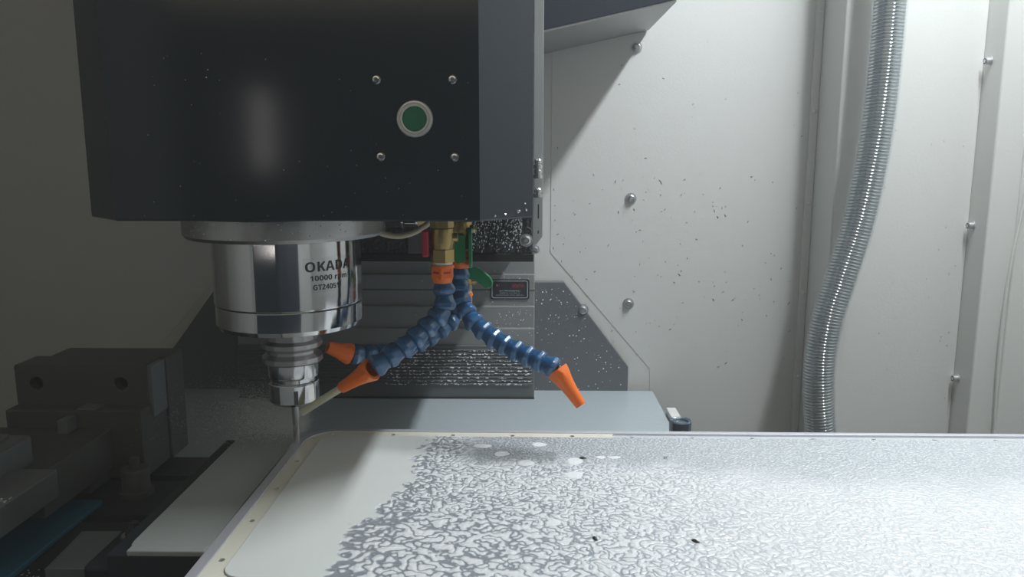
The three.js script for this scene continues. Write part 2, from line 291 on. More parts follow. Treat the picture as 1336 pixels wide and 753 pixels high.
{
  const lev = prism(rounded(-0.008, -0.026, 0.008, 0.018, [0.006, 0.006, 0.008, 0.008]), 0.0022, 0.0005); lev.rotateY(Math.PI / 2); lev.translate(0.009, 0.006, 0.012);
  part('lever', lev, M.green, v2, 'green handle');
  const flap = prism(rounded(-0.0065, -0.0175, 0.0055, 0.013, [0.004, 0.0055, 0.003, 0.003]), 0.002, 0.0005); flap.translate(-0.0005, 0.003, 0.0145); part('grip', flap, M.green, v2, 'green handle grip');
  part('stem_nut', place(flat(hex(0.005, 0.005, 0)), [0.0095, 0.022, 0.004], [1, 0, 0.2]), M.chrome, v2);
}
const v3 = valve('rear steel ball valve with a green lever pointing down right', -0.0735, 1.1165, 1.093, -0.92, 0);
{
  part('pipe', cyl(0.0075, 0.0765, 0.022), M.steelrough, v3);
  const lev = prism([[0.004, 0.029], [0.017, 0.0295], [0.0335, 0.0155], [0.0345, 0.0105], [0.0325, 0.0065], [0.0275, 0.0055], [0.016, 0.015], [0.004, 0.017]], 0.0028, 0.0008); lev.translate(0, 0, 0.016); part('lever', lev, M.green, v3, 'green lever');
  const rim = tube([[0.0185, 0.0295, 0.0185], [0.0275, 0.0225, 0.0185], [0.0338, 0.0158, 0.0185], [0.0350, 0.0110, 0.0185], [0.033, 0.0066, 0.0185]], 0.0016, 20, 8); part('lever_rim', rim, M.green, v3, 'bright rolled edge of the lever');
  part('stem_nut', place(flat(hex(0.006, 0.006, 0)), [0.003, 0.022, 0.012], [0, 0, 1]), M.darksteel, v3);
}
const linkGeo = crease(lathe([[0.0068, -0.0015], [0.0080, 0.0], [0.0088, 0.0020], [0.0093, 0.0050], [0.0104, 0.0075], [0.0114, 0.0095], [0.0117, 0.0115], [0.0113, 0.0138], [0.0098, 0.0158], [0.0080, 0.0166], [0.006, 0.0166]], 26), 0.9);
const nozzleGeo = crease(lathe([[0.0080, 0.0005], [0.0116, 0.0], [0.0120, 0.0015], [0.0112, 0.006], [0.0092, 0.014], [0.0078, 0.022], [0.0068, 0.032], [0.0060, 0.042], [0.0056, 0.0445], [0.0040, 0.0445], [0.0040, 0.030]], 30), 0.9);
const collarGeo = (() => { const parts = [cyl(0.0118, 0.003, 0.0, 0.0122), hex(0.0122, 0.0105, 0.003), cyl(0.0110, 0.006, 0.0125, 0.0095)]; return flat(mg(parts)); })();
function hose(label, pts, endDir, noz = nozzleGeo, scale = 1) {
  const t = thing('coolant_hose', label, 'coolant hose', pts[0]);
  const curve = new THREE.CatmullRomCurve3(pts.map((p) => new THREE.Vector3(...p)), false, 'centripetal'), L = curve.getLength(), base = new THREE.Vector3(...pts[0]);
  const put = (m, s, dir) => { const u = Math.min(1, s / L), p = curve.getPointAt(u).sub(base), d = dir ?? curve.getTangentAt(u); m.position.copy(p); m.quaternion.setFromUnitVectors(new THREE.Vector3(0, 1, 0), d.clone().normalize()); return m; };
  const col = part('threaded_collar', collarGeo, M.orange, t, 'orange threaded collar'); put(col, 0, new THREE.Vector3(0, -1, 0)); 
  for (const a of [-0.55, 0.55]) { const s = part('slot', bx(-0.0038, 0.0038, 0.0062, 0.0084, 0.0098, 0.0112, 0.0005), M.red, col); s.rotation.y = a; }
  const n = Math.max(1, Math.round((L - 0.017) / 0.0150)), step = (L - 0.017) / n;
  for (let i = 0; i < n; i++) { const s = 0.015 + i * step, u0 = s / L, d = curve.getPointAt(Math.min(1, u0 + step / L)).sub(curve.getPointAt(u0)); const l = part('hose_link', linkGeo, M.loc, t); put(l, s, d); l.scale.setScalar(scale); }
  const nz = part('nozzle', noz, M.orange, t, 'orange nozzle'); put(nz, L, new THREE.Vector3(...endDir));
  return { t, nz };
}
const A = hose('blue segmented coolant hose with orange nozzle and pale tube aimed at the end mill', [[-0.0845, 1.140, -0.80], [-0.084, 1.116, -0.80], [-0.081, 1.098, -0.797], [-0.093, 1.083, -0.790], [-0.108, 1.0705, -0.780], [-0.124, 1.058, -0.770], [-0.140, 1.0485, -0.762], [-0.1515, 1.041, -0.758]], [-0.029, -0.020, -0.012]);
part('tip_tube', place(crease(lathe([[0.0022, 0.038], [0.0038, 0.038], [0.0040, 0.105], [0.0022, 0.105]], 20), 0.6), [0, 0, 0], [0, 1, 0]), M.tubepale, A.nz, 'pale straight plastic tube');
hose('blue segmented coolant hose hanging to the right with its orange nozzle pointing down', [[-0.0705, 1.147, -0.86], [-0.072, 1.118, -0.86], [-0.070, 1.092, -0.852], [-0.057, 1.0725, -0.842], [-0.037, 1.058, -0.832], [-0.016, 1.0475, -0.822], [0.004, 1.0405, -0.812], [0.0235, 1.0345, -0.802], [0.0335, 1.0295, -0.80]], [0.0235, -0.033, 0.010]);
const nozC = crease(lathe([[0.0080, 0.0005], [0.0118, 0.0], [0.0120, 0.0015], [0.0108, 0.006], [0.0086, 0.014], [0.0076, 0.020], [0.0062, 0.027], [0.0045, 0.027], [0.004, 0.01]], 30), 0.9);
hose('blue segmented coolant hose behind the others with its orange nozzle beside the tool holder', [[-0.0735, 1.090, -0.92], [-0.0765, 1.074, -0.918], [-0.086, 1.059, -0.905], [-0.104, 1.047, -0.892], [-0.124, 1.037, -0.88], [-0.149, 1.0295, -0.868], [-0.172, 1.0305, -0.856], [-0.193, 1.0335, -0.846]], [-0.022, 0.011, 0.012], nozC);

/* air tube and cable fitting beside the spindle flange */
{
  const t = thing('air_tube', 'pale curved air tube beside the spindle flange', 'tube', [-0.160, 1.17, -0.855]);
  const P = [[-0.166, 1.176, -0.846], [-0.158, 1.171, -0.836], [-0.147, 1.167, -0.836], [-0.135, 1.1655, -0.838], [-0.122, 1.168, -0.84], [-0.110, 1.174, -0.842], [-0.102, 1.181, -0.845], [-0.099, 1.193, -0.85]].map(([x, y, z]) => [x + 0.16, y - 1.17, z + 0.855]);
  part('tube', tube(P, 0.0032, 50, 12), M.cream, t);
}
{
  const t = thing('cable_gland', 'black cable gland with chrome rings behind the pale air tube', 'fitting', [-0.155, 1.181, -0.875]);
  part('gland_body', place(cyl(0.0095, 0.022, -0.004), [0, 0, 0], [1, 0, 0]), M.blackrubber, t);
  const ring = crease(lathe([[0.0085, 0], [0.0108, 0.0004], [0.0108, 0.003], [0.0085, 0.0034]], 32), 0.6);
  part('ring', place(ring.clone(), [0.018, 0, 0], [1, 0, 0]), M.chrome, t); part('ring', place(ring.clone(), [0.034, 0, 0], [1, 0, 0]), M.chrome, t);
  part('sleeve', place(cyl(0.0088, 0.015, 0), [0.0205, 0, 0], [1, 0, 0]), M.blackrubber, t);
  part('adapter', place(cyl(0.0085, 0.02, 0), [0.036, 0, 0], [1, 0, 0]), M.brass, t);
  part('screw', tube([[0.0225, -0.004, 0.0092], [0.034, -0.004, 0.0092]], 0.0012, 4, 8), M.chrome, t);
}

/* ------------------------------------------------------------------ column: base plate, vertical slat cover, rear way cover */
{
  const t = thing('column_base_plate', 'dark grey octagonal plate behind the slatted cover on the white back wall', 'cover plate');
  const g = prism([[-0.663, 0.74], [0.193, 0.74], [0.193, 0.862], [0.072, 1.0215], [-0.562, 1.0215], [-0.683, 0.862], [-0.683, 0.74]].map(([x, y]) => [x < -0.66 ? -0.683 : x, y]), 0.016, 0.0015); g.translate(0, 0, -1.4465); metres(g);
  part('plate', g, M.slate, t);
  const d = []; for (let i = 0; i < 210; i++) { const y = rr(0.81, 1.01), xm = y > 0.862 ? 0.193 - (y - 0.862) * 0.76 : 0.193, s = Math.pow(rnd(), 3) * 0.9 + 0.2; d.push(M4([rr(0.02, xm - 0.004), y, -1.4289], [0, 0, 0], [s, s, s * 0.5])); }
  scatter('droplet', new THREE.SphereGeometry(0.0012, 8, 6), M.drop, t, d);
}
{
  const t = thing('column_way_cover', 'grey telescopic slat cover behind the coolant hoses', 'way cover');
  const Ys = [1.60, 1.0365, 0.9795, 0.9405, 0.9105], z0 = -1.4285;
  for (let i = 0; i < 4; i++) { const zf = -1.405 + i * 0.007; part('slat', bx(-0.519, 0.0175, Ys[i + 1] + 0.0004, Ys[i] + (i ? 0.004 : 0), z0, zf, 0.0018), M.slat, t); }
  part('slat_seam', bx(-0.519, 0.0178, 1.0105, 1.0135, -1.40, -1.3972, 0.0008), M.slate, t);
  part('wide_slat', bx(-0.519, 0.0175, 0.806, 0.914, z0, -1.378, 0.0018), M.slate, t);
  const ribs = []; for (let i = 0; i < 11; i++) { const y = 0.9075 - i * 0.0062; ribs.push(bx(-0.515, 0.0135, y - 0.0032, y, -1.380, -1.3745, 0.0012)); }
  const rb = part('rib', mg(ribs), M.slate, t); rb.userData.kind = 'stuff';
  part('seal_strip', bx(-0.519, 0.0175, 0.8135, 0.8185, -1.379, -1.374, 0.001), M.blackrubber, t);
  const d = [];
  for (let i = 0; i < 900; i++) { const row = Math.floor(rr(0, 11)), s = Math.pow(rnd(), 2) * 1.0 + 0.35; d.push(M4([rr(-0.25, 0.012), 0.9075 - row * 0.0062 - (rnd() < 0.6 ? 0.0028 : rr(0, 0.003)), -1.3743], [0, 0, 0], [s * rr(0.8, 2.4), s * 0.8, s * 0.5])); }
  for (let i = 0; i < 150; i++) { const y = rr(0.93, 1.05), k = y > 1.0365 ? 0 : y > 0.9795 ? 1 : y > 0.9405 ? 2 : 3, s = rr(0.3, 0.9); d.push(M4([rr(-0.2, 0.012) * (rnd() < 0.5 ? 1 : 0.35), y, -1.405 + k * 0.007 + 0.0002], [0, 0, 0], [s, s, s * 0.5])); }
  scatter('droplet', new THREE.SphereGeometry(0.0011, 8, 6), M.drop, t, d);
}
{
  const t = thing('nameplate', 'small black nameplate with red and white print on the slatted cover', 'sign', [-0.027, 1.0135, -1.3975]);
  const c = document.createElement('canvas'); c.width = 512; c.height = 268; const x = c.getContext('2d');
  x.fillStyle = '#20282e'; x.fillRect(0, 0, 512, 268);
  x.strokeStyle = '#a9b1b6'; x.lineWidth = 11; x.beginPath(); x.roundRect(17, 15, 478, 238, 24); x.stroke();
  x.strokeStyle = '#7e2438'; x.lineWidth = 9; x.beginPath(); x.arc(92, 78, 20, 0, 7); x.stroke(); x.fillStyle = '#c9c0c4'; x.fillRect(80, 70, 9, 12);
  x.fillStyle = '#6a2233'; x.fillRect(140, 72, 70, 6);
  let sd = 5; const r0 = () => { sd = (sd * 16807) % 2147483647; return sd / 2147483647; };
  const glyphs = (x0, x1, y, h, col) => { x.fillStyle = col; for (let p = x0; p < x1;) { const w = h * (0.45 + 0.3 * r0()); if (r0() < 0.86) { x.fillRect(p, y, w * 0.28, h); x.fillRect(p, y + (r0() < 0.5 ? 0 : h * 0.4), w * 0.85, h * 0.25); if (r0() < 0.6) x.fillRect(p + w * 0.62, y + h * 0.2, w * 0.25, h * 0.8); } p += w * 1.12; } };
  glyphs(292, 456, 58, 46, '#a3283e'); glyphs(290, 452, 110, 9, '#6e2637');
  glyphs(116, 400, 148, 15, '#c6cdd0'); glyphs(124, 392, 178, 15, '#b7bec2'); glyphs(66, 436, 209, 14, '#aab2b6');
  const ct = new THREE.CanvasTexture(c); ct.colorSpace = THREE.SRGBColorSpace;
  part('backing', prism(rounded(-0.035, -0.0182, 0.035, 0.0182, 0.004), 0.0012, 0.0003), M.blackrubber, t);
  const g = new THREE.ShapeGeometry(rounded(-0.034, -0.0172, 0.034, 0.0172, 0.0035)), p = g.attributes.position, uv = g.attributes.uv; for (let i = 0; i < p.count; i++) uv.setXY(i, (p.getX(i) + 0.034) / 0.068, (p.getY(i) + 0.0172) / 0.0344);
  g.translate(0, 0, 0.00175); std('printplate', [1, 1, 1], 0.35, 0, { map: ct }); part('print', g, M.printplate, t);
}
{
  const t = thing('flat_way_cover', 'wet pale blue-grey flat cover between the column and the clamped plate', 'way cover');
  const ripple = tex(1024, 1024, tile((u, v) => 0.5 + 0.5 * noise(u * 14 + noise(u * 9, v * 9) * 0.8, v * 46, 8.1) + 0.18 * fbm(u * 60, v * 60, 3, 2)), false, [4, 4]);
  M.rearcover.bumpMap = ripple; M.rearcover.bumpScale = 0.0006;
  part('cover_sheet', bx(-0.70, 0.240, 0.806, 0.816, -1.43, -1.06, 0.002), M.rearcover, t);
  part('lip', bx(-0.70, 0.240, 0.76, 0.808, -1.066, -1.06, 0.001), M.rearcover, t);
  part('support', bx(-0.62, 0.16, 0.42, 0.806, -1.40, -1.10, 0.003), M.cast, t);
}

/* ------------------------------------------------------------------ table and workpiece */
{
  const t = thing('machine_table', 'dark machine table carrying the vise and the clamped plate', 'machine table');
  // T-slotted top: profile in y-z, extruded along x
  const zs = [-0.99, -0.42], prof = [[zs[0], 0.80], [zs[0], 0.855]];
  for (const z of [-0.92, -0.81, -0.66, -0.52]) prof.push([z - 0.008, 0.855], [z - 0.008, 0.838], [z + 0.008, 0.838], [z + 0.008, 0.855]);
  prof.push([zs[1], 0.855], [zs[1], 0.80]);
  const g = prism(prof.map(([z, y]) => [-z, y]).reverse(), 1.85, 0.0008); g.rotateY(Math.PI / 2); g.translate(-1.0, 0, 0); metres(g);
  part('table_top', g, M.darksteel, t);
  const sd = []; for (let i = 0; i < 110; i++) sd.push(M4([-0.452 + rr(-0.028, 0.028), 0.8556, -0.672 + rr(-0.03, 0.03)], [0, 0, 0], [1, 0.5, 1].map((q) => q * rr(0.3, 1.1))));
  scatter('droplet', new THREE.SphereGeometry(0.0011, 8, 6), M.drop, t, sd);
  part('saddle', bx(-0.55, 0.35, 0.42, 0.80, -0.98, -0.45, 0.004), M.cast, t);
}
const tilt = (g) => g.rotateY(-0.006);
const plateT = thing('workpiece_plate', 'large machined aluminium plate half covered by milky coolant', 'workpiece');
{
  // plan coordinates (x, -z)
  const O = [-0.2565, 0.499, 0.72, 0.8635], rim = 0.0095, gr = 0.016;
  const outline = () => rounded(O[0], O[1], O[2], O[3], [0.012, 0.01, 0.01, 0.042]);
  const gOut = rounded(O[0] + rim, O[1] + rim + 0.014, O[2] - rim, O[3] - rim + 0.002, [0.014, 0.01, 0.01, 0.034]);
  const gIn = rounded(O[0] + rim + gr, O[1] + rim + 0.014 + gr, O[2] - rim - gr, O[3] - rim - gr + 0.002, [0.016, 0.01, 0.01, 0.022]);
  const up = (g, y) => { g.rotateX(-Math.PI / 2); g.translate(0, y, 0); return metres(g); };
  const holes = []; const rearY = O[3] - rim - gr / 2 + 0.0015, leftX = O[0] + rim + gr / 2;
  for (let i = 0; i < 14; i++) holes.push([-0.2205 + i * 0.0672, rearY]);
  for (let i = 0; i < 5; i++) holes.push([leftX, 0.566 + i * 0.0672]);
  const circle = ([x, y], r = 0.0031) => { const p = new THREE.Path(); p.absarc(x, y, r, 0, Math.PI * 2, true); return p; };
  part('plate_body', up(prism(outline(), 0.0675, 0.0008), 0.8565), M.alu, plateT);
  const s2 = outline(); holes.forEach((h) => s2.holes.push(circle(h)));
  part('groove_floor', up(prism(s2, 0.0140, 0), 0.9238), M.wetmetal, plateT);
  const s3 = outline(); s3.holes.push(new THREE.Path(gOut.getPoints(10)));
  part('rim', up(prism(s3, 0.0022, 0.0005), 0.9378), M.rim, plateT, 'dry lavender-grey outer rim');
  for (const h of holes) { const p = part('drilled_hole', new THREE.CylinderGeometry(0.003, 0.003, 0.002, 16).translate(h[0], 0.9248, -h[1]), M.hole, plateT); }
  // inner panel with the broken coolant film
  const U0 = -0.235, UW = 0.945, V0 = 0.53, VW = 0.32, TW = 2048, TH = 694;
  const edge = [[0.50, -0.178], [0.543, -0.150], [0.60, -0.152], [0.625, -0.146], [0.65, -0.132], [0.673, -0.128], [0.70, -0.116], [0.734, -0.109], [0.773, -0.121], [0.80, -0.113], [0.829, -0.108], [0.86, -0.104]];
  const edgeAt = (y) => { for (let i = 1; i < edge.length; i++) if (y < edge[i][0]) { const [a, b] = edge[i - 1], [c, d] = edge[i]; return b + (d - b) * (y - a) / (c - a); } return -0.1; };
  const field = (x, y) => {
    const s = x - edgeAt(y) + 0.010 * fbm(x * 60, y * 60, 9.1, 3) * 2 + 0.008 * noise(x * 130, y * 130, 2.7);
    // coarse labyrinth near the camera, fine speckle towards the rear edge
    const rear = 0.745 - 0.075 * sm(0.05, 0.35, x), fine = sm(rear, rear + 0.04 + 0.06 * sm(0.05, 0.35, x), y + 0.02 * noise(x * 25, y * 25, 6)) * sm(-0.085, -0.045, x + 0.01 * noise(x * 40, y * 40, 12));
    const wx = x + 0.0022 * noise(x * 90, y * 90, 3.3), wy = y + 0.0022 * noise(x * 90, y * 90, 8.8);
    const big = sm(0.16, -0.08, x) * sm(0.70, 0.60, y) * 0.8;
    const nA = noise(wx * 165, wy * 165, 1.7) + 0.3 * noise(wx * 340, wy * 340, 5.7), nB = noise(wx * 112 + 7, wy * 112, 21.7) + 0.3 * noise(wx * 230, wy * 230, 15.7);
    const c1 = nA * (1 - big) + nB * big;
    const c2 = noise(x * 420, y * 420, 4.2) + 0.5 * noise(x * 900, y * 900, 7.7);
    const wash = sm(0.05, 0.28, x);                         // film grows thicker and closes towards the right
    const ridge = Math.abs(c1), wide = 0.13 - 0.03 * wash + 0.13 * sm(0.055, 0, s) + 0.09 * noise(x * 45, y * 45, 14);   // thin bare veins between the drops
    const coarse = 1 - (1 - sm(wide * 0.55, wide * 1.25, ridge)) * (1 - 0.72 * wash);
    const speck = 0.12 + 0.55 * sm(-0.10, 0.45, c2) + 0.20 * sm(0.05, 0.25, x);
    let milk = coarse * (1 - fine) + Math.min(0.9, speck) * fine;
    let h = Math.min(0.6, ridge * 0.9) * (1 - fine) + (0.25 + 0.3 * c2) * fine;
    const film = sm(0.0018, -0.0018, s);
    milk = milk * (1 - film) + film; h = h * (1 - film) + 0.45 * film;
    return [milk, h, film, fine];
  };
  const F0 = new Float32Array(TW * TH * 3);
  for (let j = 0; j < TH; j++) for (let i = 0; i < TW; i++) { const [m, h, f] = field(U0 + (i + 0.5) / TW * UW, V0 + (j + 0.5) / TH * VW); const o = (j * TW + i) * 3; F0[o] = m; F0[o + 1] = h; F0[o + 2] = f; }
  const at = (i, j, k) => F0[(j * TW + i) * 3 + k];
  const cmap = tex(TW, TH, (u, v, i, j) => { const m = at(i, j, 0), f = at(i, j, 2); const g = [0.70, 0.725, 0.755], w = [0.90, 0.905, 0.915], fw = [0.855, 0.865, 0.855]; return g.map((a, k) => a + ((w[k] * (1 - f) + fw[k] * f) - a) * m); }, true);
  const bmap = tex(TW, TH, (u, v, i, j) => at(i, j, 1), false);
  const rmap = tex(TW, TH, (u, v, i, j) => { const m = at(i, j, 0), f = at(i, j, 2); return [0, 0.36 + (0.26 - 0.36) * m * (1 - f) + (0.22 - 0.36) * f, 0.45 * (1 - m)]; }, false);
  for (const t of [cmap, bmap, rmap]) t.wrapS = t.wrapT = THREE.ClampToEdgeWrapping;
  std('filmpanel', [1, 1, 1], 1, 1, { map: cmap, roughnessMap: rmap, metalnessMap: rmap, bumpMap: bmap, bumpScale: 0.0016 });
  const pg = prism(gIn, 0.0027, 0.0006); pg.rotateX(-Math.PI / 2); pg.translate(0, 0.9378, 0);
  const pp = pg.attributes.position, uv = pg.attributes.uv; for (let i = 0; i < pp.count; i++) uv.setXY(i, (pp.getX(i) - U0) / UW, (-pp.getZ(i) - V0) / VW);
  part('raised_panel', pg, M.filmpanel, plateT, 'raised inner panel under a milky film that breaks into droplets');
  // milky coolant standing in the groove, along the left and the rear as far as it reaches
  const pool = new THREE.Shape(); const gi = gIn.getPoints(14), go = gOut.getPoints(14);
  const cut = 0.095; // right end of the pool on the rear side
  const clipO = go.filter((p) => p.x < cut - 0.01), clipI = gi.filter((p) => p.x < cut - 0.01);
  const topO = clipO.filter((p) => p.y > 0.70 || p.x < -0.20), topI = clipI.filter((p) => p.y > 0.70 || p.x < -0.20);
  const ang = (p) => Math.atan2(p.y - 0.7, p.x - 0.3); const srt = (l) => l.slice().sort((a, b) => (ang(a) < 0 ? ang(a) + 6.2832 : ang(a)) - (ang(b) < 0 ? ang(b) + 6.2832 : ang(b)));
  const so = srt(topO), si = srt(topI).reverse();
  const pts = [[cut, O[3] - rim + 0.002], ...so.map((p) => [p.x, p.y]), ...si.map((p) => [p.x, p.y]), [cut - 0.02, O[3] - rim - gr + 0.002], [cut - 0.005, O[3] - rim - gr + 0.006]];
  const ps = shapeOf(pts); holes.filter(([x, y]) => x < 0.07).forEach((h) => ps.holes.push(circle(h, 0.0026)));
  part('coolant_pool', up(prism(ps, 0.0015, 0.0003), 0.9378), M.coolant, plateT, 'cream milky coolant standing in the groove');
  plateT.rotation.y = -0.006;
}
/* round coolant puddles and dark chips lying on the plate */
{
  const spots = [[-0.045, -0.811, 0.0125, 0.0085, 'pale round coolant puddle nearest the rear groove, left of the others'], [-0.024, -0.789, 0.0115, 0.009, 'pale round coolant puddle in the middle of the rear left cluster'], [0.016, -0.817, 0.0105, 0.0085, 'bright oval coolant puddle close to the rear groove'],
    [0.002, -0.765, 0.012, 0.0095, 'pale coolant puddle at the front of the rear left cluster'], [0.052, -0.770, 0.0110, 0.012, 'bright oval coolant puddle with a dark chip at its edge'], [0.049, -0.734, 0.0125, 0.011, 'bright oval coolant puddle in front of the chip puddle'],
    [0.0795, -0.781, 0.0075, 0.005, 'left half of the twin coolant puddle'], [0.0935, -0.781, 0.0085, 0.0053, 'right half of the twin coolant puddle'], [0.025, -0.632, 0.0085, 0.009, 'lone round coolant puddle among the coarse droplets']];
  const g = lathe([[0, 0.0007], [0.5, 0.0007], [0.85, 0.00055], [1.0, 0.0]], 40); const m = std('puddle', [0.84, 0.85, 0.87], 0.2);
  for (const [x, z, a, b, label] of spots) {
    const t = thing('coolant_puddle', label, 'puddle', [x, 0.9405, z], 'round coolant puddles on the plate');
    const q = g.clone(), p = q.attributes.position; const ph = rr(0, 6); for (let i = 0; i < p.count; i++) { const an = Math.atan2(p.getZ(i), p.getX(i)), k = 1 + 0.07 * Math.sin(2 * an + ph) + 0.05 * Math.sin(3 * an + ph * 2); p.setXYZ(i, p.getX(i) * a * k, p.getY(i), p.getZ(i) * b * k); } q.computeVertexNormals();
    part('liquid', q, m, t);
  }
  const cg = new THREE.TetrahedronGeometry(0.0026, 1); { const p = cg.attributes.position; for (let i = 0; i < p.count; i++) p.setXYZ(i, p.getX(i) * 1.3, p.getY(i) * 0.5, p.getZ(i) * 0.7); cg.computeVertexNormals(); }
  for (const [x, z, s, label] of [[0.0605, -0.777, 1.2, 'dark metal chip touching the bright oval puddle'], [0.146, -0.780, 1.0, 'dark metal chip alone near the rear edge of the plate'], [0.058, -0.603, 1.1, 'dark metal chip among droplets at the front middle of the plate'], [0.139, -0.600, 1.15, 'dark metal chip on the white bumpy film, front right']]) {
    const t = thing('metal_chip', label, 'chip', [x, 0.9417, z], 'metal chips on the plate'); const m = part('curl', cg, M.chip, t); m.scale.setScalar(s); m.rotation.y = rr(0, 3);
  }
}

/* ------------------------------------------------------------------ left of the plate: bars, clamp, vise */
{
  const t = thing('spacer_bar', 'long pale grey flat bar lying left of the plate', 'bar');
  const g = prism([[0.620, 0.9238], [0.626, 0.925], [0.888, 0.925], [0.888, 0.919], [0.620, 0.919]].map(([a, b]) => [a, b]), 0.067, 0.0006); g.rotateY(Math.PI / 2); g.translate(-0.3335, 0, 0); metres(g);
  part('bar', g, M.greybar, t); part('bevelled_end', bx(-0.333, -0.2668, 0.9188, 0.9243, -0.621, -0.609, 0.0015), M.greybar, t);
}
{
  const t = thing('riser_block', 'dark block under the front end of the pale grey bar', 'block');
  part('block', bx(-0.352, -0.262, 0.855, 0.919, -0.885, -0.612, 0.002), M.navyblock, t);
}
{
  const t = thing('clamp_block', 'dark step clamp left of the pale grey bar', 'clamp');
  part('block', bx(-0.400, -0.353, 0.855, 0.884, -0.742, -0.655, 0.005), M.navyblock, t);
  const b = part('washer', crease(lathe([[0.005, 0], [0.0125, 0], [0.0128, 0.001], [0.0122, 0.003], [0.006, 0.003]], 32), 0.5), M.steelrough, t); b.position.set(-0.379, 0.884, -0.712);
  const n = part('clamp_nut', flat(hex(0.0085, 0.007, 0)), M.darksteel, t); n.position.set(-0.379, 0.887, -0.712);
  const s = part('stud', cyl(0.0045, 0.006, 0), M.darksteel, t); s.position.set(-0.379, 0.893, -0.712);
}
{
  const t = thing('gauge_block', 'small flat grey steel block on the dark table', 'block');
  const g = prism([[-0.452, 0.683], [-0.400, 0.684], [-0.418, 0.760], [-0.459, 0.759]], 0.010, 0.0008); g.rotateX(-Math.PI / 2); g.translate(0, 0.855, 0); metres(g);
  std('blockgrey', [0.23, 0.26, 0.27], 0.45, 0.1, bump(grain, 0.00006)); part('block', g, M.blockgrey, t);
}
{
  const t = thing('blue_mat', 'blue sheet lying under the vise at the lower left', 'mat');
  part('sheet', bx(-0.80, -0.483, 0.855, 0.861, -0.845, -0.43, 0.002), M.blue, t);
}
{
  const t = thing('machine_vise', 'large dark steel vise with a drilled fixed jaw at the left', 'vise');
  // fixed jaw with two counterbored holes
  const s = rounded(-0.627, 0.946, -0.464, 0.997, 0.003); for (const x of [-0.601, -0.496]) { const p = new THREE.Path(); p.absarc(x, 0.9735, 0.0082, 0, Math.PI * 2, true); s.holes.push(p); }
  const j = prism(s, 0.043, 0.0007); j.translate(0, 0, -0.973); const jaw = part('fixed_jaw', metres(j), M.cast, t, 'drilled fixed jaw');
  for (const x of [-0.601, -0.496]) { const b = part('counterbore', new THREE.CylinderGeometry(0.0081, 0.0081, 0.006, 24).rotateX(Math.PI / 2), M.hole, jaw); b.position.set(x, 0.9735, -0.945); }
  part('jaw_backing', bx(-0.610, -0.458, 0.861, 0.9965, -1.02, -0.972, 0.002), M.cast, t);
  part('jaw_cheek', bx(-0.4665, -0.458, 0.93, 0.9955, -0.968, -0.932, 0.0015), M.blockgreyish, t);
  part('jaw_step', bx(-0.627, -0.462, 0.861, 0.947, -0.973, -0.905, 0.0015), M.cast, t);
  part('key_strip', bx(-0.541, -0.517, 0.9455, 0.9485, -0.928, -0.908, 0.0006), M.blockgreyish, t);
  part('bed', bx(-0.64, -0.500, 0.875, 0.925, -0.908, -0.765, 0.002), M.cast, t);
  part('bed_foot', bx(-0.64, -0.505, 0.861, 0.876, -0.908, -0.86, 0.001), M.cast, t);
  part('guide_bar', bx(-0.553, -0.541, 0.9245, 0.941, -0.906, -0.885, 0.001), M.blockgreyish, t);
  part('rail', bx(-0.53, -0.484, 0.900, 0.930, -0.768, -0.44, 0.002), M.visesteel, t);
  part('moving_jaw', bx(-0.76, -0.528, 0.88, 0.955, -0.80, -0.44, 0.003), M.visesteel, t);
  part('jaw_cap', bx(-0.74, -0.545, 0.954, 0.960, -0.79, -0.45, 0.002), M.visesteel, t);
  const drops = []; for (let i = 0; i < 60; i++) drops.push(M4([rr(-0.50, -0.486), 0.9302, rr(-0.70, -0.62)], [0, 0, 0], [1, 0.5, 1].map((q) => q * rr(0.4, 1.1))));
  scatter('droplet', new THREE.SphereGeometry(0.0011, 8, 6), M.drop, t, drops);
}
{
  const t = thing('stud_nut', 'round steel nut on a stud beside the fixed jaw', 'nut', [-0.459, 0.855, -0.875]);
  part('nut', crease(lathe([[0.005, 0.032], [0.0145, 0.032], [0.0155, 0.030], [0.0155, 0.006], [0.019, 0.005], [0.019, 0], [0.005, 0]], 32), 0.5), M.cast, t);
  part('stud', cyl(0.0055, 0.045, 0), M.cast, t);
}
{
  const t = thing('round_cap', 'dark blue-grey round cap standing behind the rear edge of the plate', 'cap', [0.198, 0.855, -0.965]);
  part('cap', crease(lathe([[0, 0.060], [0.0095, 0.060], [0.0105, 0.0625], [0.0130, 0.0640], [0.0142, 0.0625], [0.0136, 0.046], [0.0125, 0.0], [0, 0]], 40), 0.7), M.cap, t);
}
{
  const t = thing('end_stop', 'small white block beside the pale cover behind the round cap', 'block');
  part('block', bx(0.2415, 0.258, 0.80, 0.826, -1.30, -1.20, 0.0015), M.white, t); part('foot', bx(0.2415, 0.258, 0.42, 0.80, -1.30, -1.20, 0.0015), M.white, t);
}

